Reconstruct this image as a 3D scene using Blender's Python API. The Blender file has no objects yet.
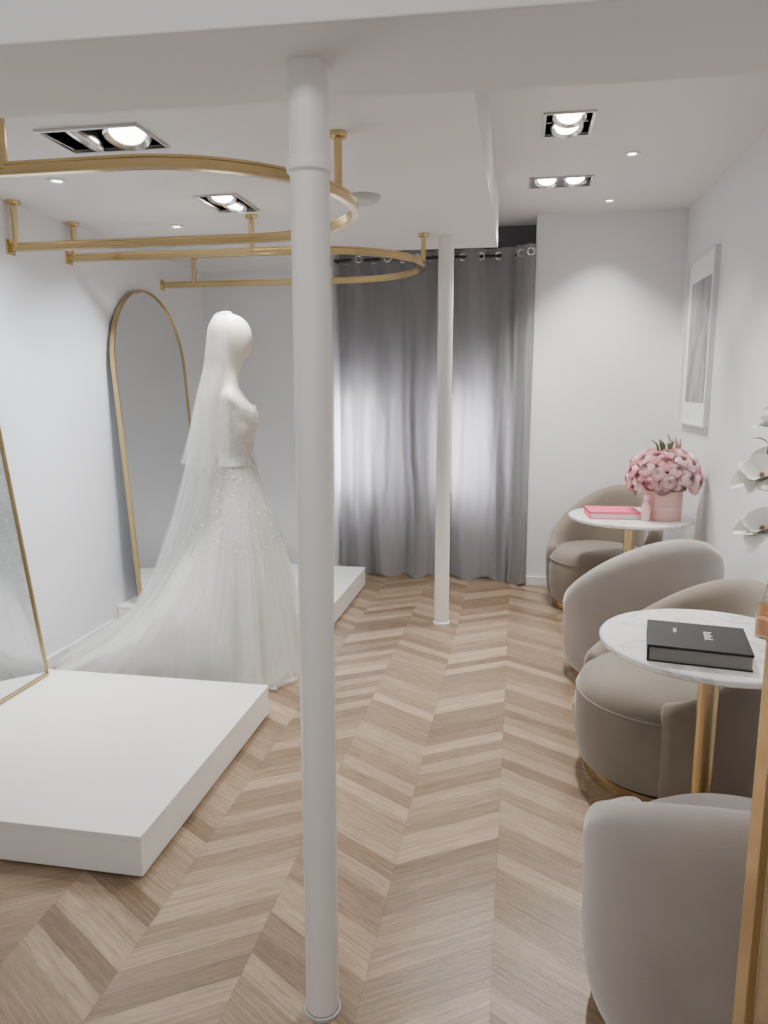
import bpy, bmesh, math, random
from mathutils import Vector, Matrix, noise
random.seed(7)
C = bpy.context.scene.collection
PI = math.pi
R = math.radians

# ---------------------------------------------------------------- materials
def newmat(name):
    m = bpy.data.materials.new(name); m.use_nodes = True
    return m, m.node_tree, m.node_tree.nodes['Principled BSDF']
def plain(name, col, rough=.5, metal=0, sheen=0, bump=0, bscale=200, var=0, vscale=4, coat=0, emit=0, trans=0):
    m, nt, b = newmat(name)
    b.inputs['Base Color'].default_value = (*col, 1)
    b.inputs['Roughness'].default_value = rough
    b.inputs['Metallic'].default_value = metal
    b.inputs['Sheen Weight'].default_value = sheen
    b.inputs['Sheen Roughness'].default_value = .4
    b.inputs['Coat Weight'].default_value = coat
    b.inputs['Transmission Weight'].default_value = trans
    if emit:
        b.inputs['Emission Color'].default_value = (*col, 1); b.inputs['Emission Strength'].default_value = emit
    tc = nt.nodes.new('ShaderNodeTexCoord')
    if var:
        n = nt.nodes.new('ShaderNodeTexNoise'); n.inputs['Scale'].default_value = vscale; n.inputs['Detail'].default_value = 4
        nt.links.new(tc.outputs['Object'], n.inputs['Vector'])
        r = nt.nodes.new('ShaderNodeValToRGB')
        r.color_ramp.elements[0].position = .3; r.color_ramp.elements[1].position = .7
        r.color_ramp.elements[0].color = (*[c*(1-var) for c in col], 1)
        r.color_ramp.elements[1].color = (*[min(1, c*(1+var)) for c in col], 1)
        nt.links.new(n.outputs['Fac'], r.inputs['Fac']); nt.links.new(r.outputs['Color'], b.inputs['Base Color'])
    if bump:
        n = nt.nodes.new('ShaderNodeTexNoise'); n.inputs['Scale'].default_value = bscale; n.inputs['Detail'].default_value = 3
        nt.links.new(tc.outputs['Object'], n.inputs['Vector'])
        bp = nt.nodes.new('ShaderNodeBump'); bp.inputs['Strength'].default_value = bump; bp.inputs['Distance'].default_value = .005
        nt.links.new(n.outputs['Fac'], bp.inputs['Height']); nt.links.new(bp.outputs['Normal'], b.inputs['Normal'])
    return m

def MN(nt, op, a, b=None, c=None):
    n = nt.nodes.new('ShaderNodeMath'); n.operation = op
    for i, v in enumerate((a, b, c)):
        if v is None: continue
        if isinstance(v, (int, float)): n.inputs[i].default_value = v
        else: nt.links.new(v, n.inputs[i])
    return n.outputs[0]

def floor_mat():
    m, nt, b = newmat('oak_chevron')
    L = nt.links.new
    tc = nt.nodes.new('ShaderNodeTexCoord'); sp = nt.nodes.new('ShaderNodeSeparateXYZ'); L(tc.outputs['Object'], sp.inputs[0])
    w = .32; k = .64; pw = .080
    xs = MN(nt, 'ADD', sp.outputs['X'], .025+w*20)
    q = MN(nt, 'DIVIDE', xs, w); col = MN(nt, 'FLOOR', q); f = MN(nt, 'FRACT', q)
    tri = MN(nt, 'PINGPONG', xs, w)
    v = MN(nt, 'MULTIPLY_ADD', tri, k, sp.outputs['Y'])
    vq = MN(nt, 'DIVIDE', v, pw); idx = MN(nt, 'FLOOR', vq); fv = MN(nt, 'FRACT', vq)
    cb = nt.nodes.new('ShaderNodeCombineXYZ'); L(col, cb.inputs[0]); L(idx, cb.inputs[1])
    wn = nt.nodes.new('ShaderNodeTexWhiteNoise'); wn.noise_dimensions = '3D'; L(cb.outputs[0], wn.inputs['Vector'])
    rp = nt.nodes.new('ShaderNodeValToRGB')
    e = rp.color_ramp.elements
    e[0].color = (.190, .127, .078, 1); e[1].color = (.41, .305, .208, 1); e.new(.5).color = (.285, .200, .130, 1)
    L(wn.outputs['Value'], rp.inputs['Fac'])
    g = nt.nodes.new('ShaderNodeCombineXYZ')
    L(MN(nt, 'MULTIPLY', tri, 7), g.inputs[0]); L(MN(nt, 'MULTIPLY', v, 90), g.inputs[1]); L(MN(nt, 'MULTIPLY', wn.outputs['Value'], 40), g.inputs[2])
    ns = nt.nodes.new('ShaderNodeTexNoise'); ns.inputs['Scale'].default_value = 1; ns.inputs['Detail'].default_value = 7; ns.inputs['Roughness'].default_value = .75; ns.inputs['Distortion'].default_value = .6
    L(g.outputs[0], ns.inputs['Vector'])
    gr = nt.nodes.new('ShaderNodeMapRange'); gr.inputs['From Min'].default_value = .32; gr.inputs['From Max'].default_value = .66
    gr.inputs['To Min'].default_value = .54; gr.inputs['To Max'].default_value = 1.22
    L(ns.outputs['Fac'], gr.inputs['Value'])
    e1 = MN(nt, 'LESS_THAN', fv, .025); e2 = MN(nt, 'LESS_THAN', f, .006)
    ed = MN(nt, 'MAXIMUM', e1, e2)
    dk = MN(nt, 'MULTIPLY_ADD', ed, -.3, 1)
    fac = MN(nt, 'MULTIPLY', gr.outputs[0], dk)
    mx = nt.nodes.new('ShaderNodeVectorMath'); mx.operation = 'SCALE'
    L(rp.outputs['Color'], mx.inputs[0]); L(fac, mx.inputs['Scale'])
    L(mx.outputs[0], b.inputs['Base Color'])
    b.inputs['Roughness'].default_value = .30
    bp = nt.nodes.new('ShaderNodeBump'); bp.inputs['Strength'].default_value = .25; bp.inputs['Distance'].default_value = .003
    L(fac, bp.inputs['Height']); L(bp.outputs['Normal'], b.inputs['Normal'])
    return m

def marble_mat():
    m, nt, b = newmat('white_marble')
    L = nt.links.new
    tc = nt.nodes.new('ShaderNodeTexCoord')
    n1 = nt.nodes.new('ShaderNodeTexNoise'); n1.inputs['Scale'].default_value = 2.6; n1.inputs['Detail'].default_value = 8; n1.inputs['Distortion'].default_value = 1.2
    L(tc.outputs['Object'], n1.inputs['Vector'])
    v = MN(nt, 'ABSOLUTE', MN(nt, 'SUBTRACT', n1.outputs['Fac'], .5))
    rp = nt.nodes.new('ShaderNodeValToRGB'); e = rp.color_ramp.elements
    e[0].position = 0; e[0].color = (.60, .60, .60, 1); e[1].position = .035; e[1].color = (.84, .84, .83, 1)
    e.new(.012).color = (.75, .75, .75, 1)
    L(v, rp.inputs['Fac']); L(rp.outputs['Color'], b.inputs['Base Color'])
    b.inputs['Roughness'].default_value = .15
    return m

def sheer_mat(name, col, alpha, lace=None, thr=(.3, .5), bstr=.5, nsc=7):
    m, nt, b = newmat(name)
    L = nt.links.new
    b.inputs['Base Color'].default_value = (*col, 1); b.inputs['Roughness'].default_value = .8; b.inputs['Sheen Weight'].default_value = .3
    out = nt.nodes['Material Output']
    tl = nt.nodes.new('ShaderNodeBsdfTranslucent'); tl.inputs[0].default_value = (*col, 1)
    mx = nt.nodes.new('ShaderNodeMixShader'); mx.inputs[0].default_value = .35
    L(b.outputs[0], mx.inputs[1]); L(tl.outputs[0], mx.inputs[2])
    tr = nt.nodes.new('ShaderNodeBsdfTransparent')
    m2 = nt.nodes.new('ShaderNodeMixShader'); L(tr.outputs[0], m2.inputs[1]); L(mx.outputs[0], m2.inputs[2])
    m2.inputs[0].default_value = alpha
    if lace:
        tc = nt.nodes.new('ShaderNodeTexCoord')
        vo = nt.nodes.new('ShaderNodeTexVoronoi'); vo.inputs['Scale'].default_value = lace; vo.feature = 'F1'
        n = nt.nodes.new('ShaderNodeTexNoise'); n.inputs['Scale'].default_value = nsc; n.inputs['Detail'].default_value = 5
        n2 = nt.nodes.new('ShaderNodeTexNoise'); n2.inputs['Scale'].default_value = 40; n2.inputs['Detail'].default_value = 2
        mv = nt.nodes.new('ShaderNodeMixRGB'); mv.inputs[0].default_value = .06
        L(tc.outputs['Object'], mv.inputs[1]); L(n2.outputs['Color'], mv.inputs[2])
        L(mv.outputs[0], vo.inputs['Vector']); L(tc.outputs['Object'], n.inputs['Vector']); L(tc.outputs['Object'], n2.inputs['Vector'])
        s = MN(nt, 'MULTIPLY', vo.outputs['Distance'], MN(nt, 'MULTIPLY', n.outputs['Fac'], 2.2))
        mr = nt.nodes.new('ShaderNodeMapRange'); mr.inputs['From Min'].default_value = thr[0]; mr.inputs['From Max'].default_value = thr[1]
        mr.inputs['To Min'].default_value = .85; mr.inputs['To Max'].default_value = alpha
        L(s, mr.inputs['Value']); L(mr.outputs[0], m2.inputs[0])
        bp = nt.nodes.new('ShaderNodeBump'); bp.inputs['Strength'].default_value = bstr; bp.inputs['Distance'].default_value = .005
        L(s, bp.inputs['Height']); L(bp.outputs[0], b.inputs['Normal'])
    L(m2.outputs[0], out.inputs[0])
    return m

def curtain_mat():
    m, nt, b = newmat('grey_curtain_fabric')
    L = nt.links.new; out = nt.nodes['Material Output']
    tc = nt.nodes.new('ShaderNodeTexCoord')
    mp = nt.nodes.new('ShaderNodeMapping'); mp.inputs['Scale'].default_value = (60, 60, 3); L(tc.outputs['Object'], mp.inputs[0])
    n = nt.nodes.new('ShaderNodeTexNoise'); n.inputs['Scale'].default_value = 1; n.inputs['Detail'].default_value = 5; L(mp.outputs[0], n.inputs[0])
    rp = nt.nodes.new('ShaderNodeValToRGB'); rp.color_ramp.elements[0].color = (.24, .235, .237, 1); rp.color_ramp.elements[1].color = (.35, .343, .347, 1)
    L(n.outputs['Fac'], rp.inputs[0]); L(rp.outputs[0], b.inputs['Base Color'])
    b.inputs['Roughness'].default_value = .7; b.inputs['Sheen Weight'].default_value = .35
    tl = nt.nodes.new('ShaderNodeBsdfTranslucent'); tl.inputs[0].default_value = (.66, .655, .70, 1)
    mx = nt.nodes.new('ShaderNodeMixShader'); mx.inputs[0].default_value = .34
    L(b.outputs[0], mx.inputs[1]); L(tl.outputs[0], mx.inputs[2]); L(mx.outputs[0], out.inputs[0])
    return m

def art_mat():
    m, nt, b = newmat('abstract_print')
    L = nt.links.new
    tc = nt.nodes.new('ShaderNodeTexCoord')
    mp = nt.nodes.new('ShaderNodeMapping'); mp.inputs['Scale'].default_value = (1, 5, 2.2); L(tc.outputs['Object'], mp.inputs[0])
    n = nt.nodes.new('ShaderNodeTexNoise'); n.inputs['Scale'].default_value = 1.6; n.inputs['Detail'].default_value = 6; n.inputs['Distortion'].default_value = .6; L(mp.outputs[0], n.inputs[0])
    rp = nt.nodes.new('ShaderNodeValToRGB'); e = rp.color_ramp.elements
    e[0].position = .35; e[0].color = (.20, .20, .22, 1); e[1].position = .65; e[1].color = (.40, .38, .39, 1)
    L(n.outputs['Fac'], rp.inputs[0]); L(rp.outputs[0], b.inputs['Base Color']); b.inputs['Roughness'].default_value = .6
    return m

MAT = dict(
    wall=plain('wall_paint', (.82, .825, .848), .7, bump=.08, bscale=90),
    ceil=plain('ceiling_paint', (.76, .75, .74), .8, bump=.05, bscale=60),
    dim=plain('recess_shade', (.16, .16, .165), .8),  # shadow in the curtain recess put into the wall colour
    trim=plain('white_trim', (.78, .78, .79), .45),
    grey=plain('pale_grey_plastic', (.50, .50, .50), .5),
    floor=floor_mat(),
    col=plain('column_paint', (.85, .835, .81), .35, bump=.15, bscale=25),
    plat=plain('platform_lacquer', (.83, .82, .785), .35),
    platgap=plain('shadow_plinth', (.12, .11, .1), .7),
    gold=plain('polished_brass', (.68, .53, .28), .17, 1, bump=.03, bscale=300),
    mframe=plain('aged_gold_frame', (.50, .37, .18), .3, 1),
    brass=plain('satin_gold', (.72, .56, .33), .24, 1),
    mirror=plain('mirror_silver', (.78, .81, .82), .02, 1),
    black=plain('black_metal', (.05, .05, .052), .4),
    dark=plain('dark_metal', (.06, .06, .065), .35, 1),
    chrome=plain('chrome', (.85, .85, .85), .2, 1),
    alu=plain('brushed_housing', (.60, .60, .61), .35, 1),
    lamp=plain('lamp_glow', (1, .97, .93), .3, emit=14),
    lampoff=plain('lamp_lens', (.75, .75, .75), .2),
    small=plain('downlight_glow', (1, .95, .88), .3, emit=12),
    velvet=plain('taupe_velvet', (.235, .200, .162), .8, sheen=.6, var=.14, vscale=3, bump=.15, bscale=250),
    velvet_lit=plain('taupe_velvet_lit', (.355, .322, .295), .8, sheen=.65, var=.12, vscale=3, bump=.15, bscale=250),  # paler copy of the taupe velvet, grazing light put into its colour
    marble=marble_mat(),
    curtain=curtain_mat(),
    skin=plain('mannequin_cream', (.77, .73, .63), .55),
    satin=sheer_mat('ivory_lining', (.87, .86, .81), .96),
    tulle=sheer_mat('ivory_tulle', (.89, .89, .86), .32),
    lace2=sheer_mat('lace_overlay', (.80, .79, .74), .02, 42, (.28, .40), .9),
    lace3=sheer_mat('sparse_lace_motifs', (.76, .75, .71), .01, 36, (.21, .28), .9, 11),
    veil=sheer_mat('veil_tulle', (.90, .90, .88), .23),
    frame=plain('silver_frame', (.70, .70, .70), .4, .2),
    mat_=plain('picture_mount', (.84, .84, .83), .7),
    art=art_mat(),
    pinkbox=plain('pink_paper', (.82, .52, .48), .5),
    ribbon=plain('pink_ribbon', (.84, .54, .54), .35),
    rose=plain('rose_petals', (.92, .54, .59), .6, var=.08, vscale=30),
    rose2=plain('pale_rose_petals', (.95, .71, .73), .6, var=.05, vscale=30),
    leaf=plain('leaf_green', (.12, .18, .08), .5, var=.3, vscale=20),
    dry=plain('dried_stems', (.30, .17, .12), .7),
    hot=plain('hot_pink_cover', (.84, .09, .22), .45),
    page=plain('book_pages', (.72, .70, .66), .8, bump=.5, bscale=400),
    blackbook=plain('black_cover', (.006, .006, .007), .6),
    greypage=plain('grey_page_block', (.22, .215, .20), .6, bump=.5, bscale=300),
    ink=plain('white_ink', (.85, .85, .85), .6),
    petal=plain('white_petals', (.96, .95, .91), .5, sheen=.2),
    peach=plain('peach_petals', (.90, .74, .66), .5),
    stem=plain('woody_stem', (.20, .16, .09), .7),
    glass=plain('clear_glass', (.95, .93, .92), .03, trans=.95),
    amber=plain('amber_glass', (.92, .68, .42), .05, trans=.92),
    wax=plain('rose_wax', (.80, .52, .42), .5),
    tan=plain('tan_wood', (.50, .34, .19), .5, var=.12, vscale=25, bump=.3, bscale=150),
    pane=plain('frosted_daylight_glass', (.95, .95, 1.0), .4, emit=21),
)

# ---------------------------------------------------------------- helpers
def link(name, me, mat, parent=None, loc=None, smooth=False):
    o = bpy.data.objects.new(name, me); C.objects.link(o)
    if mat is not None: me.materials.append(mat)
    if parent: o.parent = parent
    if loc: o.location = loc
    if smooth:
        for p in me.polygons: p.use_smooth = True
    return o
def mesh(name, V, F, mat, parent=None, loc=None, smooth=False, fix=True):
    me = bpy.data.meshes.new(name); me.from_pydata([tuple(v) for v in V], [], F)
    if fix:
        bm = bmesh.new(); bm.from_mesh(me); bmesh.ops.recalc_face_normals(bm, faces=bm.faces); bm.to_mesh(me); bm.free()
    return link(name, me, mat, parent, loc, smooth)
def box(name, x0, x1, y0, y1, z0, z1, mat, parent=None, bevel=0, loc=None, mtx=None):
    bm = bmesh.new(); bmesh.ops.create_cube(bm, size=1)
    for v in bm.verts:
        v.co = Vector(((x0+x1)/2+v.co.x*(x1-x0), (y0+y1)/2+v.co.y*(y1-y0), (z0+z1)/2+v.co.z*(z1-z0)))
    if bevel: bmesh.ops.bevel(bm, geom=list(bm.edges), offset=bevel, segments=2, affect='EDGES', profile=.5)
    if mtx: bm.transform(mtx)
    me = bpy.data.meshes.new(name); bm.to_mesh(me); bm.free()
    return link(name, me, mat, parent, loc)
def lathe(name, prof, mat, parent=None, loc=None, seg=48, mtx=None):
    V = []; F = []; n = len(prof)
    for i in range(seg):
        a = 2*PI*i/seg
        for r, z in prof: V.append(Vector((r*math.cos(a), r*math.sin(a), z)))
    for i in range(seg):
        j = (i+1) % seg
        for k in range(n-1): F.append((i*n+k, j*n+k, j*n+k+1, i*n+k+1))
    if mtx: V = [mtx @ v for v in V]
    me = bpy.data.meshes.new(name); me.from_pydata([tuple(v) for v in V], [], F)
    bm = bmesh.new(); bm.from_mesh(me); bmesh.ops.remove_doubles(bm, verts=bm.verts, dist=1e-5)
    bmesh.ops.recalc_face_normals(bm, faces=bm.faces); bm.to_mesh(me); bm.free()
    o = link(name, me, mat, parent, loc, True)
    try: me.set_sharp_from_angle(angle=R(40))
    except Exception: pass
    return o
def sweep(name, pts, prof, mat, parent=None, closed=False, loc=None, smooth=True, up=Vector((0, 0, 1)), rad=None):
    pts = [Vector(p) for p in pts]; n = len(pts); m = len(prof); V = []; F = []
    for i, p in enumerate(pts):
        if closed: t = pts[(i+1) % n]-pts[i-1]
        else: t = pts[min(i+1, n-1)]-pts[max(i-1, 0)]
        t.normalize()
        s = t.cross(up)
        if s.length < 1e-3: s = t.cross(Vector((1, 0, 0)))
        s.normalize(); u = s.cross(t); k = rad[i] if rad else 1
        for a, b in prof: V.append(p+s*a*k+u*b*k)
    for i in range(n if closed else n-1):
        j = (i+1) % n
        for q in range(m): F.append((i*m+q, j*m+q, j*m+(q+1) % m, i*m+(q+1) % m))
    if not closed: F.append(tuple(range(m))); F.append(tuple((n-1)*m+q for q in range(m)))
    o = mesh(name, V, F, mat, parent, loc, smooth)
    if smooth:
        try: o.data.set_sharp_from_angle(angle=R(40))
        except Exception: pass
    return o
def circ(r, n=10): return [(r*math.cos(2*PI*i/n), r*math.sin(2*PI*i/n)) for i in range(n)]
def rect(w, h): return [(-w/2, -h/2), (w/2, -h/2), (w/2, h/2), (-w/2, h/2)]
def grid(name, fn, nu, nv, mat, parent=None, closed_v=False, loc=None):
    V = []; F = []
    for i in range(nu+1):
        for j in range(nv if closed_v else nv+1):
            V.append(fn(i/nu, j/nv))
    w = nv if closed_v else nv+1
    for i in range(nu):
        for j in range(nv):
            k = (j+1) % w if closed_v else j+1
            F.append((i*w+j, i*w+k, (i+1)*w+k, (i+1)*w+j))
    return mesh(name, V, F, mat, parent, loc, True, fix=True)
def tag(o, label, cat, group=None):
    o['label'] = label; o['category'] = cat
    if group: o['group'] = group
    return o
def thing(name, label, cat, loc=(0, 0, 0), rz=0, group=None):
    o = bpy.data.objects.new(name, None); C.objects.link(o); o.empty_display_size = .1
    o.location = loc; o.rotation_euler = (0, 0, rz)
    return tag(o, label, cat, group)
def S(o):
    o['kind'] = 'structure'; return o
def interp(tab, x):
    if x <= tab[0][0]: return tab[0][1:]
    for a, b in zip(tab, tab[1:]):
        if x <= b[0]:
            t = (x-a[0])/(b[0]-a[0])
            return tuple(p+(q-p)*t for p, q in zip(a[1:], b[1:]))
    return tab[-1][1:]
def cut(obj, holes):
    for (x0, x1, y0, y1, z0, z1) in holes:
        c = box('cutter', x0, x1, y0, y1, z0, z1, MAT['trim'])
        md = obj.modifiers.new('b', 'BOOLEAN'); md.operation = 'DIFFERENCE'; md.object = c; md.solver = 'EXACT'
        bpy.context.view_layer.update()
        dg = bpy.context.evaluated_depsgraph_get()
        me = bpy.data.meshes.new_from_object(obj.evaluated_get(dg))
        obj.modifiers.clear(); obj.data = me
        bpy.data.objects.remove(c)
    if not obj.data.materials: obj.data.materials.append(MAT['ceil'])

# ---------------------------------------------------------------- room shell
XL, XR, YB = -2.46, 1.12, 5.66
XN = .095
ZS, ZH, ZB = 2.39, 2.72, 2.13
FIX = [(-1.50, 2.63, ZS, .38, .24), (-1.42, 3.60, ZS, .20, .32), (.19, 3.80, ZH, .22, .31), (.21, 4.80, ZH, .36, .21)]
def hole(f):
    x, y, z, w, d = f
    return (x-w/2+.008, x+w/2-.008, y-d/2+.008, y+d/2-.008, z-.05, z+.085)
S(box('floor', XL-.2, XR+.2, -1.2, 6.3, -.1, 0, MAT['floor']))
S(box('wall_left', XL-.15, XL, -1.2, YB, 0, 2.9, MAT['wall']))
S(box('wall_right', XR, XR+.15, -1.2, YB, 0, 2.9, MAT['wall']))
S(box('wall_back', XN, XR+.15, YB, 6.15, 0, 2.9, MAT['wall']))
S(box('wall_back_left', XL-.15, -1.42, YB, 6.15, 0, 2.9, MAT['wall']))
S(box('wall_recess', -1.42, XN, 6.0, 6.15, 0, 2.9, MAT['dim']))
c1 = S(box('ceiling', XL-.15, XR+.15, -1.2, 6.15, ZH, ZH+.15, MAT['ceil']))
c2 = S(box('ceiling_soffit', XL, -.16, 1.60, 5.0, ZS, ZH-.001, MAT['ceil']))
cut(c1, [hole(FIX[2]), hole(FIX[3])]); cut(c2, [hole(FIX[0]), hole(FIX[1])])
S(box('ceiling_soffit_rear', XL, -1.42, 5.0, YB, ZS, ZH, MAT['ceil']))
beam = S(box('trim_beam', XL+.43, XR+.43, -.17, .18, ZB, ZH, MAT['ceil'], bevel=.004))
beam.location = (-.43, 1.54, 0); beam.rotation_euler = (0, 0, R(1.8))
S(box('baseboard_back', XN, XR, YB-.015, YB, 0, .07, MAT['trim'], bevel=.003))
S(box('baseboard_left', XL, XL+.015, -1.2, 4.1, 0, .07, MAT['trim'], bevel=.003))
S(box('baseboard_right', XR-.015, XR, -1.2, YB-.015, 0, .07, MAT['trim'], bevel=.003))
for i, (x0, x1) in enumerate(((-1.34, -1.14), (-.50, -.30))):
    w = box('window_%d' % (i+1), x0, x1, 5.965, 5.985, .70, 1.42, MAT['pane']); S(w)
    f = mesh('window_frame', [], [], MAT['trim'], w)
    bm = bmesh.new()
    for a in ((x0-.04, x0, .66, 1.46), (x1, x1+.04, .66, 1.46), (x0, x1, .66, .70), (x0, x1, 1.42, 1.46)):
        r = bmesh.ops.create_cube(bm, size=1)
        for v in r['verts']: v.co = Vector(((a[0]+a[1])/2+v.co.x*(a[1]-a[0]), 5.975+v.co.y*.05, (a[2]+a[3])/2+v.co.z*(a[3]-a[2])))
    bm.to_mesh(f.data); bm.free()

# near door jamb at right
t = thing('door_jamb', 'tan wooden jamb with a thin brass edge at the right, nearest the camera', 'door frame', (.325, .95, 0))
box('panel', .012, .40, 0, .04, 0, 2.12, MAT['tan'], t, .002)
box('edge_strip', 0, .012, -.004, .044, 0, 2.12, MAT['gold'], t, .002)

# ---------------------------------------------------------------- columns
t = thing('column', 'slender white painted column in the foreground with a collar near its top', 'column', (-.43, 1.54, 0))
lathe('shaft', [(0, .01), (.040, .01), (.0395, 1.0), (.040, 1.93)], MAT['col'], t)
lathe('collar', [(.040, 1.925), (.046, 1.93), (.048, 1.943), (.045, 1.952), (.0405, 1.956)], MAT['col'], t)
lathe('capital', [(.0405, 1.955), (.041, 2.0), (.0415, 2.13)], MAT['col'], t)
lathe('base_ring', [(0, 0), (.045, 0), (.045, .005), (.041, .009)], MAT['grey'], t)
t = thing('column', 'far slender white column standing in front of the grey curtains', 'column', (-.45, 4.6, 0))
lathe('shaft', [(0, .015), (.047, .015), (.046, 1.2), (.047, ZS-.01)], MAT['col'], t)
lathe('collar', [(.047, ZS-.012), (.052, ZS-.01), (.052, ZS)], MAT['col'], t)
lathe('base_ring', [(0, 0), (.055, 0), (.055, .012), (.047, .018)], MAT['trim'], t)

# ---------------------------------------------------------------- platforms
def platform(x0, x1, y0, y1, label):
    t = thing('display_platform', label, 'platform', ((x0+x1)/2, (y0+y1)/2, 0))
    w = (x1-x0)/2; d = (y1-y0)/2
    box('plinth', -w+.02, w-.02, -d+.02, d-.02, 0, .012, MAT['platgap'], t)
    box('body', -w+.002, w-.002, -d+.002, d-.002, .008, .128, MAT['plat'], t, .002)
    box('top_panel', -w, w, -d, d, .1285, .145, MAT['plat'], t, .002)
platform(XL+.005, -1.10, 1.905, 3.10, 'large low white platform in the left foreground')
platform(XL+.005, -1.12, 4.14, 5.42, 'far low white platform behind the wedding dress')

# ---------------------------------------------------------------- arched mirrors
def mirror(W, H, loc, lean, rz, label):
    t = thing('arched_mirror', label, 'mirror', loc, rz, 'gold framed arched leaning mirrors')
    t.rotation_euler = (lean, 0, rz)        # local: x along width, z up, faces -y
    r = W/2; pts = [(-r, 0, .008)]
    rise = .50
    for i in range(1, 6): pts.append((-r, 0, .008+(H-rise-.008)*i/6))
    for i in range(0, 33):
        a = PI-PI*i/32; pts.append((r*math.cos(a), 0, H-rise+rise*math.sin(a)))
    for i in range(5, 0, -1): pts.append((r, 0, .008+(H-rise-.008)*i/6))
    pts.append((r, 0, .008))
    sweep('frame', pts, rect(.010, .030), MAT['mframe'], t, closed=True, up=Vector((0, 1, 0)))
    n = len(pts)
    mesh('glass', [(p[0]*.994, -.006, p[2]) for p in pts], [tuple(range(n))], MAT['mirror'], t)
    V = [(p[0]*.992, .004, p[2]) for p in pts]+[(p[0]*.992, .014, p[2]) for p in pts]
    F = [tuple(range(n)), tuple(range(n, 2*n))]+[(i, (i+1) % n, n+(i+1) % n, n+i) for i in range(n)]
    mesh('backing', V, F, MAT['dark'], t)
def leanmirror(W, H, x, y, z, off, rz, label):
    mirror(W, H, (x, y, z), -math.asin(off/H), rz, label)
leanmirror(.95, 1.95, -2.185, 2.55, .147, .25, R(90), 'tall gold framed mirror leaning on the left wall above the large foreground platform')
leanmirror(.96, 1.98, -2.305, 4.65, .147, .13, R(90), 'arched gold framed mirror behind the mannequin, on the far platform')

# ---------------------------------------------------------------- rails
def rail(cx, cy, r, z, label, posts):
    t = thing('hanging_rail', label, 'clothes rail', (cx, cy, z), 0, 'brass hanging rails')
    xw = XL-cx
    pts = [(xw, -r, 0), (xw*.5, -r, 0), (0-.02, -r, 0)]
    for i in range(0, 41):
        a = -PI/2+PI*i/40; pts.append((r*math.cos(a), r*math.sin(a), 0))
    pts += [(-.02, r, 0), (xw*.5, r, 0), (xw, r, 0)]
    sec = [(-.013, -.020), (.013, -.020), (.013, -.012), (.009, -.010), (.009, .010), (.013, .012), (.013, .020), (-.013, .020), (-.013, .012), (-.009, .010), (-.009, -.010), (-.013, -.012)]
    sweep('rail_bar', pts, sec, MAT['gold'], t, smooth=True)
    for s in (-1, 1): box('wall_plate', xw, xw+.008, s*r-.03, s*r+.03, -.035, .035, MAT['gold'], t, .001)
    for (px, py) in posts:
        x = px-cx; y = py-cy; h = ZS-z
        p = lathe('ceiling_post', [(0, .0), (.015, .0), (.015, h-.02)], MAT['gold'], t, (x, y, 0), 20)
        lathe('flange', [(.015, h-.022), (.03, h-.018), (.034, h-.004), (.034, h), (0, h)], MAT['gold'], p, None, 24)
rail(-1.21, 2.80, .585, 2.176, 'brass U shaped clothes rail nearest the camera, ending beside the foreground column', [(-.655, 2.72), (-1.61, 2.215), (-2.425, 3.385)])
rail(-1.12, 4.42, .55, 2.205, 'brass U shaped clothes rail farther back, above the mannequin', [(-.575, 4.50), (-1.40, 3.87), (-2.42, 3.87), (-2.22, 4.97)])

# ---------------------------------------------------------------- ceiling lights
def fixture(f, label, aims, e=(55, 55), lit=(True, True), cols=((1, .96, .91), (1, .96, .91))):
    x, y, z, w, d = f
    t = thing('recessed_spotlight', label, 'ceiling light', (x, y, z), 0, 'twin recessed spotlights')
    a, b2, hh = w/2-.008, d/2-.008, .08
    V = [(-a, -b2, 0), (a, -b2, 0), (a, b2, 0), (-a, b2, 0), (-a, -b2, hh), (a, -b2, hh), (a, b2, hh), (-a, b2, hh)]
    F = [(0, 1, 5, 4), (1, 2, 6, 5), (2, 3, 7, 6), (3, 0, 4, 7), (4, 5, 6, 7)]
    mesh('housing', V, F, MAT['black'], t)
    sweep('trim_frame', [(-w/2, -d/2, -.004), (w/2, -d/2, -.004), (w/2, d/2, -.004), (-w/2, d/2, -.004)], rect(.014, .012), MAT['alu'], t, closed=True, smooth=False)
    for s, aim, en, on, cl in zip((-1, 1), aims, e, lit, cols):
        px, py = (s*w*.235, 0) if w > d else (0, s*d*.235)
        rr = min(w, d)*.36
        dv = (Vector(aim)-Vector((x+px, y+py, z))).normalized()
        q = (-dv).to_track_quat('Z', 'Y')
        hv = (Vector((dv.x*.5-(0 if on else .3), dv.y*.2-.25, -1))).normalized(); qh = (-hv).to_track_quat('Z', 'Y')
        g = lathe('spot_head', [(rr*.5, .045), (rr*.95, .014), (rr, .0), (rr*.93, -.010), (rr*.86, -.004), (rr*.66, .006), (0, .008)], MAT['chrome'], t, (px, py, .006 if on else .012), 32)
        g.rotation_euler = qh.to_euler()
        lathe('bulb', [(0, -.007), (rr*.60, -.006), (rr*.68, .0), (rr*.68, .006)], MAT['lamp'] if on else MAT['lampoff'], g, None, 32)
        sweep('gimbal_bar', [(px-(0 if w > d else rr*1.25), py-(rr*1.25 if w > d else 0), .03), (px+(0 if w > d else rr*1.25), py+(rr*1.25 if w > d else 0), .03)], circ(.004, 8), MAT['alu'], t)
        l = bpy.data.lights.new('spot', 'SPOT'); l.energy = en*1.6; l.spot_size = R(95); l.spot_blend = .85; l.shadow_soft_size = .045; l.color = cl
        o = bpy.data.objects.new('spot_lamp', l); C.objects.link(o); o.parent = t; o.location = (px, py, -.04)
        o.rotation_euler = q.to_euler()
COOL = (.84, .90, 1)
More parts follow.
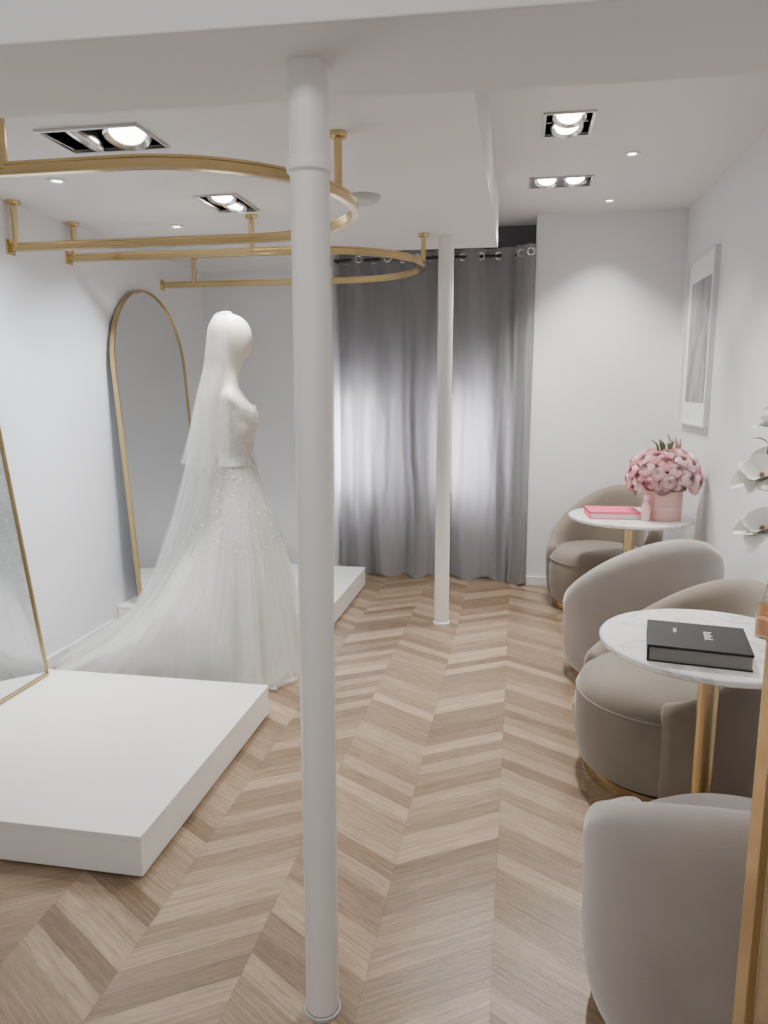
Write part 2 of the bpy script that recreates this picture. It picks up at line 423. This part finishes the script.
fixture(FIX[0], 'widest recessed twin spotlight at the left, above the nearest brass rail', [(-2.46, 3.2, .9), (-1.3, 2.2, 0)], (70, 38), (False, True), (COOL, (1, .96, .92)))
fixture(FIX[1], 'recessed twin spotlight above the mannequin, between the two rails', [(-1.5, 3.5, .2), (-2.3, 4.1, .9)], (50, 60), cols=((1, .97, .94), COOL))
fixture(FIX[2], 'nearer recessed twin spotlight in the raised right hand ceiling', [(-.05, 3.0, 0), (.6, 3.2, 0)], (85, 80))
fixture(FIX[3], 'farther recessed twin spotlight in the raised ceiling near the curtains', [(-.4, 5.0, .3), (.65, 5.4, .6)], (50, 66))
def down(x, y, z, label, on=True, en=34):
    t = thing('downlight', label, 'downlight', (x, y, z), 0, 'small round downlights')
    lathe('trim_ring', [(.022, -.003), (.030, -.008), (.042, -.005), (.044, 0)], MAT['trim'], t, None, 32)
    lathe('lens', [(0, -.003), (.024, -.003)], MAT['small'] if on else MAT['lampoff'], t, None, 24)
    if on:
        l = bpy.data.lights.new('dl', 'SPOT'); l.energy = en; l.spot_size = R(95); l.spot_blend = .7; l.shadow_soft_size = .035; l.color = (1, .95, .88)
        o = bpy.data.objects.new('down_lamp', l); C.objects.link(o); o.parent = t; o.location = (0, 0, -.03)
down(-2.0, 3.10, ZS, 'small round downlight at far left beside the near brass rail')
down(-1.9, 4.05, ZS, 'small round downlight above the arched mirror')
down(-1.53, 4.42, ZS, 'small unlit downlight over the farther brass rail', False)
down(.55, 4.32, ZH, 'nearer small round downlight in the raised right ceiling')
down(.55, 5.32, ZH, 'farther small round downlight, closest to the back wall')
down(.60, 2.20, ZH, 'added unseen downlight brightening the near marble table', True, 40)  # unseen lamp, added to brighten the table, book, chairs and blossoms
t = thing('smoke_detector', 'white round detector on the ceiling beside the foreground column', 'smoke detector', (-.75, 3.60, ZS))
lathe('body', [(.0, -.034), (.05, -.033), (.07, -.027), (.082, -.014), (.085, 0)], MAT['grey'], t)
lathe('sensor_ring', [(.025, -.0335), (.03, -.037), (.035, -.0335)], MAT['alu'], t, None, 24)

# ---------------------------------------------------------------- curtains
ZR = 2.46; YC = 5.74
t = thing('curtain_rod', 'dark curtain rod carrying the grey eyelet curtains', 'curtain rod', (-.62, YC, ZR))
sweep('pole', [(-.80, 0, 0), (.70, 0, 0)], circ(.011, 12), MAT['dark'], t)
for x in (-.79, .0, .69):
    sweep('bracket', [(x, 0, 0), (x, .13, 0), (x, .26, 0)], circ(.007, 8), MAT['dark'], t)
def curtain(x0, x1, n, ph, label, seed, A0=.030):
    t = thing('curtain', label, 'curtain', ((x0+x1)/2, YC, 0), 0, 'grey eyelet curtains')
    W = x1-x0
    rnd = random.Random(seed); c = [rnd.uniform(0, 6.28) for _ in range(8)]
    def fn(u, v):
        z = 2.515-u*(2.515-.012)
        e = math.sin(PI*v)
        us = min(1, u*1.3)
        warp = v+(.17*noise.noise(Vector((v*2.6+seed, u*1.5, 0)))+.06*noise.noise(Vector((v*6+seed, u*3.2, 5))))*e*us
        x = -W/2+W*v+.012*math.sin(9*v+4*u)*u*e
        A = A0*(1-.25*us)+.040*noise.noise(Vector((v*4+seed, u*1.8, 9)))*us+.010*u
        y = A*math.sin(2*PI*n*warp+ph)+us*(.030*noise.noise(Vector((v*W*8+seed, u*1.6, .7)))+.010*noise.noise(Vector((v*W*22+seed, u*6, 2))))
        y += .006*noise.noise(Vector((v*W*26+seed, u*24, 4)))
        return Vector((x, y, z+.014*math.sin(2*PI*n*v+c[7])*u))
    grid('fabric', fn, 80, max(40, int(W*190)), MAT['curtain'], t)
    for k in range(n*2):
        v = (k+.5)/(n*2)
        p = fn(.018, v)
        sweep('eyelet', [(.024*math.cos(a*PI/10), 0, .024*math.sin(a*PI/10)) for a in range(20)], circ(.005, 8), MAT['chrome'], t, closed=True, loc=(p.x, p.y-.004, ZR), up=Vector((0, 1, 0)))
curtain(-1.385, -.505, 4, .4, 'wide grey eyelet curtain left of the far column', 3)
curtain(-.50, .02, 2, 1.4, 'grey eyelet curtain right of the far column', 8)
curtain(-.045, .09, 1, .3, 'narrow bunched grey curtain panel against the white back wall', 5)
bpy.data.objects['curtain.002'].location.y = YC-.11

# ---------------------------------------------------------------- mannequin, dress, veil
MX, MY = -1.48, 3.74; MR = R(10)
man = thing('mannequin', 'cream featureless mannequin facing right in the wedding dress', 'mannequin', (MX, MY, 0), MR)
rings = [(.98, 0, .105, .15), (1.06, 0, .10, .14), (1.16, 0, .078, .098), (1.26, .008, .088, .112), (1.33, .020, .102, .126), (1.38, .018, .096, .132), (1.43, .006, .076, .148),
         (1.465, -.004, .058, .150), (1.49, -.008, .049, .112), (1.51, -.008, .044, .066), (1.55, -.004, .041, .044), (1.60, .002, .041, .043), (1.64, .010, .048, .050),
         (1.66, .022, .070, .058), (1.70, .022, .088, .068), (1.75, .015, .098, .077), (1.80, .008, .098, .080), (1.84, .000, .084, .070), (1.865, -.006, .058, .050), (1.878, -.010, .025, .022)]
V = []; F = []; n = 32
for z, cx, rx, ry in rings:
    for i in range(n):
        a = 2*PI*i/n; V.append((cx+rx*math.cos(a), ry*math.sin(a), z))
for k in range(len(rings)-1):
    for i in range(n): F.append((k*n+i, k*n+(i+1) % n, (k+1)*n+(i+1) % n, (k+1)*n+i))
F.append(tuple(range(n))); F.append(tuple((len(rings)-1)*n+i for i in range(n)))
b = mesh('body', V, F, MAT['skin'], man, None, True)
md = b.modifiers.new('s', 'SUBSURF'); md.levels = md.render_levels = 1
lathe('stand', [(0, 0), (.14, 0), (.14, .008), (.015, .014), (.015, 1.0), (0, 1.0)], MAT['chrome'], man, None, 32)

dress = thing('wedding_dress', 'ivory tulle wedding dress with lace bodice and long train', 'dress', (MX, MY, 0), MR)
def body_r(z):
    for a, b2 in zip(rings, rings[1:]):
        if a[0] <= z <= b2[0]:
            t_ = (z-a[0])/(b2[0]-a[0]); return tuple(p+(q-p)*t_ for p, q in zip(a[1:], b2[1:]))
    return rings[0][1:]
def bod(u, v):
    a = 2*PI*v
    top = 1.395-.06*max(0, -math.cos(a))+.018*math.cos(2*(abs(math.atan2(math.sin(a), math.cos(a)))-.45))
    z = 1.10+(top-1.10)*u
    cx, rx, ry = body_r(z); k = .011
    return Vector((cx+(rx+k)*math.cos(a), (ry+k)*math.sin(a), z))
grid('bodice', bod, 14, 64, MAT['satin'], dress, True)
grid('lace_overlay', lambda u, v: (lambda p: Vector((p.x*1.04, p.y*1.04, p.z+.012*u)))(bod(u, v)), 14, 64, MAT['lace2'], dress, True)
sweep('waistband', [((.091)*math.cos(2*PI*i/40), .111*math.sin(2*PI*i/40), 1.155) for i in range(40)], rect(.006, .022), MAT['satin'], dress, closed=True)
XLIM = -.895
def ylim(x, y):
    # keep the train in the aisle between the two platforms
    lo = -.53-.176*x*.6
    if y < lo: y = lo+(y-lo)*.06
    hi = .34-.176*x*.3
    if y > hi: y = hi+(y-hi)*.05
    return y
def skirt(scale, amp, ph, tl, zt=1.165):
    def fn(u, v):
        a = 2*PI*v
        ca, sn = math.cos(a), math.sin(a)
        back = max(0, -math.cos(a-.15))**1.1
        r = .086+.245*u*scale+.030*math.sin(PI*min(1, u*1.1))+tl*(u**3.4)*back+.06*u*back
        w1 = noise.noise(Vector((ca*3.6+ph, sn*3.6, u*1.1)))
        w2 = noise.noise(Vector((ca*9+ph*2, sn*9, u*1.2+3)))
        w3 = noise.noise(Vector((ca*19+ph*3, sn*19, u*1.5+7)))
        rip = w1*1.0+w2*.85+w3*.30
        r *= 1+amp*rip*min(1, u*1.9)*(.7+.6*u)
        x = r*ca; y = r*sn*(1.14+(.55*u if sn < 0 else -.15*u))
        z = max(zt*(1-u**.97), .008+.012*max(0, 1+rip)*u**6)
        if u > .84: z += .045*min(1, (u-.84)/.08)*max(0, w1+w2*.9+w3*.5)*back
        if x < XLIM: x = XLIM+(x-XLIM)*.08
        return Vector((x, ylim(x, y), z))
    return fn
grid('skirt', skirt(.95, .09, 0, .48), 56, 320, MAT['satin'], dress, True)
grid('tulle_layer', skirt(1.02, .14, 1.3, .54), 56, 320, MAT['tulle'], dress, True)
grid('tulle_layer', skirt(1.10, .16, 2.9, .58), 56, 320, MAT['tulle'], dress, True)
grid('tulle_layer', skirt(1.17, .15, 5.1, .62), 56, 320, MAT['tulle'], dress, True)
def lacesk(u, v):
    p = skirt(1.17, .15, 5.1, .62)(u*.42, v); return Vector((p.x*1.03, p.y*1.03, p.z))
grid('lace_applique', lacesk, 24, 240, MAT['lace3'], dress, True)

veil = thing('bridal_veil', 'sheer ivory two tier veil hanging from the mannequin head down to the train', 'veil', (MX, MY, 0), MR)
long_tab = [(0, 1.885, .02, .02), (.03, 1.880, .05, .045), (.06, 1.865, .082, .07), (.10, 1.81, .108, .092), (.2, 1.62, .128, .108), (.3, 1.46, .158, .15), (.45, 1.16, .215, .17), (.6, .82, .30, .21), (.72, .52, .41, .26), (.82, .28, .55, .31), (.89, .13, .70, .35), (.94, .05, .82, .38), (.97, .035, .88, .40), (1, .026, .94, .42)]
short_tab = [(0, 1.892, .02, .02), (.04, 1.886, .055, .047), (.08, 1.872, .08, .068), (.18, 1.81, .114, .096), (.4, 1.60, .142, .125), (.6, 1.44, .18, .17), (.8, 1.27, .22, .19), (1, 1.10, .255, .205)]
def veilfn(tab, amp, ph, a0, a1):
    def fn(u, v):
        z, rx, ry = interp(tab, u)
        a = R(a0)+(R(a1)-R(a0))*v
        ca, sn = math.cos(a), math.sin(a)
        rip = 1.2*noise.noise(Vector((ca*5+ph, sn*5, u)))+.8*noise.noise(Vector((ca*12+ph, sn*12, u*1.5)))+.3*noise.noise(Vector((ca*28, sn*28, u*2+ph)))
        k = 1+amp*rip*min(1, u*1.8)
        x = -.004+rx*k*ca
        if x < XLIM: x = XLIM+(x-XLIM)*.08
        return Vector((x, ylim(x, ry*k*sn*(1 if sn > 0 else 1+.25*u)), z+(.014*rip*u if z > .1 else .014*max(0, 1+rip))))
    return fn
grid('long_tier', veilfn(long_tab, .12, .5, 95, 265), 60, 180, MAT['veil'], veil)
grid('long_tier', veilfn(long_tab, .12, 3.5, 110, 250), 60, 180, MAT['veil'], veil)
grid('short_tier', veilfn(short_tab, .10, 2.1, 84, 276), 40, 180, MAT['veil'], veil)
lathe('comb', [(.0, .012), (.02, .010), (.03, .0)], MAT['satin'], veil, (-.02, 0, 1.880), 16)

# ---------------------------------------------------------------- tub chairs
def tub(label, loc, rz, vm, hb=.76, group='tub chairs'):
    t = thing('tub_chair', label, 'chair', loc, rz, group)     # local +x = facing
    half = R(127); NS = 48; V = []; F = []
    def prof(ph):
        c = .5+.5*math.cos(ph/half*PI)
        h = .43+(hb-.43)*c**.75
        th = .085
        fl = .006+.016*c
        ro = .382
        P = [(.352, .045), (.372, .10), (.382, .22), (ro, h*.62), (ro+fl*.6, h-.11), (ro+fl*.5, h-.062), (ro-.004, h-.024), (ro-th*.40, h), (ro-th*.76, h-.012), (ro-th*1.02, h-.045), (ro-th*1.12, h-.09), (.285, .34), (.275, .20), (.27, .045)]
        return P
    m = len(prof(0)); angs = [-half+2*half*i/NS for i in range(NS+1)]
    seq = [(-half-.10, .30), (-half-.075, .72)]+[(a, 1) for a in angs]+[(half+.075, .72), (half+.10, .30)]
    for a, k in seq:
        P = prof(max(-half, min(half, a)))
        cr = .325
        for r, z in P:
            rr = cr+(r-cr)*k; zz = z if k == 1 else (z-(1-k)*.035 if z > .3 else z)
            an = a+PI
            V.append((rr*math.cos(an), rr*math.sin(an), zz))
    n = len(seq)
    for i in range(n-1):
        for q in range(m): F.append((i*m+q, (i+1)*m+q, (i+1)*m+(q+1) % m, i*m+(q+1) % m))
    F.append(tuple(range(m))); F.append(tuple((n-1)*m+q for q in range(m)))
    s = mesh('shell', V, F, vm, t, None, True)
    md = s.modifiers.new('s', 'SUBSURF'); md.levels = md.render_levels = 1
    lathe('seat', [(0, .05), (.29, .05), (.318, .07), (.335, .16), (.338, .28), (.332, .35), (.315, .385), (.28, .41), (.18, .42), (0, .425)], vm, t, (.045, 0, 0), 64)
    lathe('piping', [(.3335+.004*math.cos(a*PI/4), .34+.004*math.sin(a*PI/4)) for a in range(9)], vm, t, (.045, 0, 0), 64)
    lathe('base_ring', [(0, 0), (.322, 0), (.324, .003), (.324, .048), (0, .048)], MAT['brass'], t, (.012, 0, 0), 64)
    return t
tub('taupe velvet tub chair, coloured as lit, nearest the camera, back turned', (.570, 1.67, 0), R(82), MAT['velvet_lit'], .74)
tub('taupe velvet tub chair behind the near marble table, rounded seat turned to the aisle', (.635, 2.89, 0), R(203), MAT['velvet'])
tub('taupe velvet tub chair, coloured as lit, seen from outside, in front of the far flower table', (.65, 3.90, 0), R(110), MAT['velvet_lit'], .81)
tub('taupe velvet tub chair against the back wall behind the far table', (.605, 5.22, 0), R(238), MAT['velvet'], .82)

# ---------------------------------------------------------------- tables
def table(x, y, r, label):
    t = thing('side_table', label, 'table', (x, y, 0), 0, 'round marble side tables')
    lathe('tabletop', [(0, .700), (r-.004, .700), (r, .704), (r, .716), (r-.004, .72), (0, .72)], MAT['marble'], t, None, 96)
    lathe('rim_band', [(r*.6, .696), (r-.012, .696), (r-.012, .700)], MAT['gold'], t, None, 64)
    lathe('pole', [(0, .012), (.032, .012), (.032, .69), (.06, .692), (.06, .70)], MAT['brass'], t, None, 40)
    lathe('base', [(0, 0), (.15, 0), (.15, .008), (.14, .014), (.03, .018)], MAT['brass'], t, None, 64)
table(.62, 2.37, .34, 'near round marble table on a brass pole, holding a black book')
table(.70, 4.72, .37, 'far round marble table on a brass pole, holding pink roses')

# black book
t = thing('book', 'thick black book with small white lettering on the near marble table', 'book', (.545, 2.25, .7205), R(-9))
w, d, h = .14, .125, .050
box('back_cover', -w, w, -d, d, 0, .004, MAT['blackbook'], t, .001)
box('page_block', -w+.006, w-.003, -d+.003, d-.005, .004, h-.008, MAT['greypage'], t)
box('front_cover', -w, w, -d, d, h-.008, h, MAT['blackbook'], t, .001)
box('spine', -w, -w+.006, -d, d, .002, h-.002, MAT['blackbook'], t, .001)
def bars(name, x, y0, n, wd, st, ln):
    z = h+.0006
    V = [(x, y0, z), (x+.0016, y0, z), (x+.0016, y0-n*st, z), (x, y0-n*st, z)]; F = [(0, 1, 2, 3)]
    for k in range(n):
        yy = y0-k*st; b0 = len(V); L = ln*(1 if k % 2 == 0 else .75)
        V += [(x+.0016, yy, z), (x+L, yy, z), (x+L, yy-wd, z), (x+.0016, yy-wd, z)]; F.append((b0, b0+1, b0+2, b0+3))
    return mesh(name, V, F, MAT['ink'], t)
bars('cover_lettering', .02, .045, 5, .007, .016, .022)
bars('cover_lettering', -.065, .055, 4, .004, .011, .010)
# pink book
t = thing('book', 'hot pink covered book lying on the far marble table', 'book', (.585, 4.68, .7205), R(4))
w, d, h = .15, .115, .045
box('back_cover', -w, w, -d, d, 0, .004, MAT['hot'], t, .001)
box('page_block', -w+.006, w-.005, -d+.005, d-.005, .004, h-.014, MAT['page'], t)
box('front_cover', -w, w, -d, d, h-.014, h, MAT['hot'], t, .001)
box('spine', -w, -w+.006, -d, d, .002, h-.002, MAT['hot'], t, .001)
# pale pink bottle
t = thing('perfume_bottle', 'pale pink slim bottle between the pink book and flower box', 'bottle', (.765, 4.55, .7205))
lathe('body', [(0, 0), (.024, 0), (.027, .01), (.027, .09), (.018, .11), (.012, .115), (.012, .13)], MAT['ribbon'], t, None, 32)
lathe('cap', [(.014, .128), (.014, .158), (0, .16)], MAT['rose2'], t, None, 24)
# candle jar
t = thing('candle_jar', 'small amber glass candle jar beside the black book', 'candle', (.795, 2.44, .7205))
lathe('jar', [(0, 0), (.030, 0), (.032, .004), (.032, .105), (.029, .105), (.029, .008), (0, .008)], MAT['amber'], t, None, 40)
wx = lathe('wax', [(0, .009), (.028, .009), (.028, .060), (0, .062)], MAT['wax'], t, None, 32)
sweep('wick', [(0, 0, .060), (.001, 0, .067), (.002, 0, .074)], circ(.001, 6), MAT['blackbook'], wx)

# flower box
fb = thing('flower_arrangement', 'pink rose bouquet in a round pink hat box on the far table', 'flowers', (.875, 4.66, .7205))
lathe('box', [(0, 0), (.112, 0), (.112, .19), (.106, .19), (.106, .15), (0, .15)], MAT['pinkbox'], fb, None, 64)
lathe('ribbon', [(.1125, .06), (.1145, .062), (.1145, .088), (.1125, .09)], MAT['ribbon'], fb, None, 64)
def rose_mesh():
    V = []; F = []
    def patch(R0, a, wd, top, flare):
        b = len(V); NU, NV = 5, 6
        for i in range(NU+1):
            for j in range(NV+1):
                u = i/NU; s = (j/NV-.5)*2
                lat = -PI*.42+(top+PI*.42)*u*(1-.10*s*s*u)
                rr = R0*(1+flare*u**3-.05*s*s)
                an = a+s*wd
                V.append((rr*math.cos(lat)*math.cos(an), rr*math.cos(lat)*math.sin(an), rr*math.sin(lat)*.95))
        for i in range(NU):
            for j in range(NV): F.append((b+i*(NV+1)+j, b+i*(NV+1)+j+1, b+(i+1)*(NV+1)+j+1, b+(i+1)*(NV+1)+j))
    for L, (R0, n, wd, top, fl) in enumerate(((.012, 3, 1.5, 1.35, 0), (.018, 3, 1.4, 1.15, .02), (.023, 4, 1.1, .98, .04), (.027, 5, .90, .76, .08), (.031, 5, .85, .50, .14))):
        for k in range(n): patch(R0, 2*PI*k/n+L*.8, wd, top, fl)
    me = bpy.data.meshes.new('rose'); me.from_pydata(V, [], F)
    for p in me.polygons: p.use_smooth = True
    return me
rmA = rose_mesh(); rmA.materials.append(MAT['rose'])
rmB = rmA.copy(); rmB.materials.clear(); rmB.materials.append(MAT['rose2'])
N = 50
for i in range(N):
    zc = 1-(i+.5)/N*1.42; a = i*2.39996
    rr = math.sqrt(max(0, 1-zc*zc))
    p = Vector((rr*math.cos(a)*.195, rr*math.sin(a)*.195, .255+zc*.150))
    p += Vector((random.uniform(-.008, .008), random.uniform(-.008, .008), random.uniform(-.012, .012)))
    if p.z < .195: p.z = .195+random.uniform(0, .01)
    o = bpy.data.objects.new('rose', rmA if random.random() < .40 else rmB); C.objects.link(o); o.parent = fb
    nrm = Vector((rr*math.cos(a), rr*math.sin(a), zc+.1)).normalized()
    o.location = p; o.rotation_euler = nrm.to_track_quat('Z', 'Y').to_euler(); s = random.uniform(1.2, 1.5); o.scale = (s, s, s)
lathe('foam', [(0, .15), (.11, .17), (.155, .22), (.15, .30), (.08, .37), (0, .38)], MAT['leaf'], fb, None, 32)
def leaf(name, parent, base, tip, wd, mat):
    base = Vector(base); tip = Vector(tip); d = tip-base; s = d.cross(Vector((0, 0, 1)))
    if s.length < 1e-4: s = Vector((1, 0, 0))
    s.normalize(); up = s.cross(d).normalized()
    V = []; F = []
    for i in range(7):
        u = i/6; w_ = wd*math.sin(PI*min(1, u*.92+.06)); c = base+d*u+up*(.18*d.length*math.sin(PI*u))
        V += [c-s*w_+up*w_*.3, c, c+s*w_+up*w_*.3]
    for i in range(6):
        for j in range(2): F.append((i*3+j, i*3+j+1, (i+1)*3+j+1, (i+1)*3+j))
    return mesh(name, V, F, mat, parent, None, True)
for i in range(14):
    a = i*2.4; rr = .165; k = (i % 3)
    leaf('leaf', fb, (rr*math.cos(a)*.8, rr*math.sin(a)*.8, .19+.035*k), (rr*math.cos(a)*1.28, rr*math.sin(a)*1.28, .14+.05*k), .020, MAT['leaf'])
for i in range(6):
    a = 1.0+i*.8
    leaf('leaf', fb, (.05*math.cos(a), .05*math.sin(a), .39), (.10*math.cos(a), .10*math.sin(a), .475), .018, MAT['leaf'])
for i in range(3):
    a = i*.5
    sweep('dried_sprig', [(.05*math.cos(a), .05*math.sin(a), .36), (.08*math.cos(a), .08*math.sin(a), .44), (.09*math.cos(a+.3), .09*math.sin(a+.3), .48+.012*i)], circ(.004, 6), MAT['dry'], fb, rad=[1, 2.4, .6])

# magnolia branch in glass vase
fv = thing('flower_vase', 'clear glass vase of white magnolia blossoms at the right edge of the near table', 'flowers', (.850, 2.53, .7205))
lathe('vase', [(0, 0), (.036, 0), (.042, .02), (.044, .08), (.036, .12), (.030, .15), (.032, .16), (.028, .158), (.026, .15), (.032, .12), (.040, .08), (.038, .02), (0, .008)], MAT['glass'], fv, None, 40)
stem = [(0, 0, .02), (-.01, .0, .2), (-.045, -.01, .4), (-.07, -.01, .55), (-.06, 0, .70)]
sweep('stem', stem, circ(.004, 8), MAT['stem'], fv)
sweep('stem', [(0.01, 0, .02), (.03, .02, .25), (.05, .03, .45), (.06, .02, .6)], circ(.004, 8), MAT['stem'], fv)
def blossom(c, s, d, mat, sd=0):
    c = Vector(c); d = Vector(d).normalized(); q = d.to_track_quat('Z', 'Y')
    V = []; F = []; rn = random.Random(sd)
    for L, (n, op, ln) in enumerate(((4, .45, .85), (6, 1.0, 1.05))):
        for k in range(n):
            a = 2*PI*k/n+L*.5+rn.uniform(-.15, .15); b0 = len(V); o2 = op+rn.uniform(-.15, .2); l2 = ln*rn.uniform(.85, 1.1)
            for i in range(7):
                u = i/6; w_ = .40*math.sin(PI*(u**.85*.86+.06))
                aa = o2*(1+.35*u)
                rad_ = l2*math.sin(aa)*u; zz = l2*math.cos(aa)*u
                for j in (-1, -.5, 0, .5, 1):
                    loc = Vector((rad_*math.cos(a)-math.sin(a)*w_*j, rad_*math.sin(a)+math.cos(a)*w_*j, zz+.22*j*j*math.sin(PI*u)))
                    V.append(c+q @ (loc*s))
            for i in range(6):
                for j in range(4): F.append((b0+i*5+j, b0+i*5+j+1, b0+(i+1)*5+j+1, b0+(i+1)*5+j))
    o = mesh('blossom', V, F, mat, fv, None, True, fix=False)
    lathe('flower_centre', [(0, .014), (.006, .010), (.008, 0)], MAT['dry'], o, tuple(c+d*.008), 12)
blossom((-.085, -.03, .50), .095, (-.40, -.60, .75), MAT['petal'], 1)
blossom((-.070, -.03, .33), .088, (-.45, -.55, .7), MAT['petal'], 2)
blossom((-.075, 0, .66), .05, (-.4, -.3, 1), MAT['petal'], 3)
blossom((-.06, 0, .71), .030, (-.1, -.1, 1), MAT['peach'], 4)
blossom((.055, .02, .6), .08, (.1, -.3, .9), MAT['petal'], 5)
for b_, tp in (((-.05, -.01, .45), (-.13, -.02, .44)), ((-.065, -.01, .6), (-.12, 0, .62)), ((-.02, 0, .28), (-.085, -.03, .30)), ((.04, .03, .4), (.09, .0, .45))):
    leaf('leaf', fv, b_, tp, .014, MAT['leaf'])

# ---------------------------------------------------------------- wall art
t = thing('framed_picture', 'tall silver framed grey abstract print on the right wall', 'picture', (XR, 5.075, 1.79))
w, h = .355, .52
sweep('frame', [(-.016, -w, -h), (-.016, w, -h), (-.016, w, h), (-.016, -w, h)], rect(.018, .032), MAT['frame'], t, closed=True, smooth=False, up=Vector((1, 0, 0)))
box('mount', -.014, -.001, -w, w, -h, h, MAT['mat_'], t)
box('print', -.0155, -.0142, -w+.10, w-.10, -h+.14, h-.14, MAT['art'], t)

# ---------------------------------------------------------------- lights
wd = bpy.data.worlds.new('w'); bpy.context.scene.world = wd; wd.use_nodes = True
bg = wd.node_tree.nodes['Background']; bg.inputs[0].default_value = (.93, .94, .98, 1); bg.inputs[1].default_value = .5
def area(name, loc, sx, sy, e, rot, col=(1, 1, 1)):
    l = bpy.data.lights.new(name, 'AREA'); l.shape = 'RECTANGLE'; l.size = sx; l.size_y = sy; l.energy = e; l.color = col
    o = bpy.data.objects.new(name, l); C.objects.link(o); o.location = loc; o.rotation_euler = rot
area('entry_ceiling_light', (-.6, .2, 2.66), 1.6, .6, 22, (0, 0, 0), (1, .96, .92))

# ---------------------------------------------------------------- camera
cam = bpy.data.cameras.new('camera'); co = bpy.data.objects.new('camera', cam); C.objects.link(co)
cam.sensor_fit = 'VERTICAL'; cam.sensor_height = 36; cam.lens = 740/1024*36; cam.clip_start = .02
co.location = (0, 0, 1.5); co.rotation_euler = (R(80.5), 0, R(10.2))
bpy.context.scene.camera = co
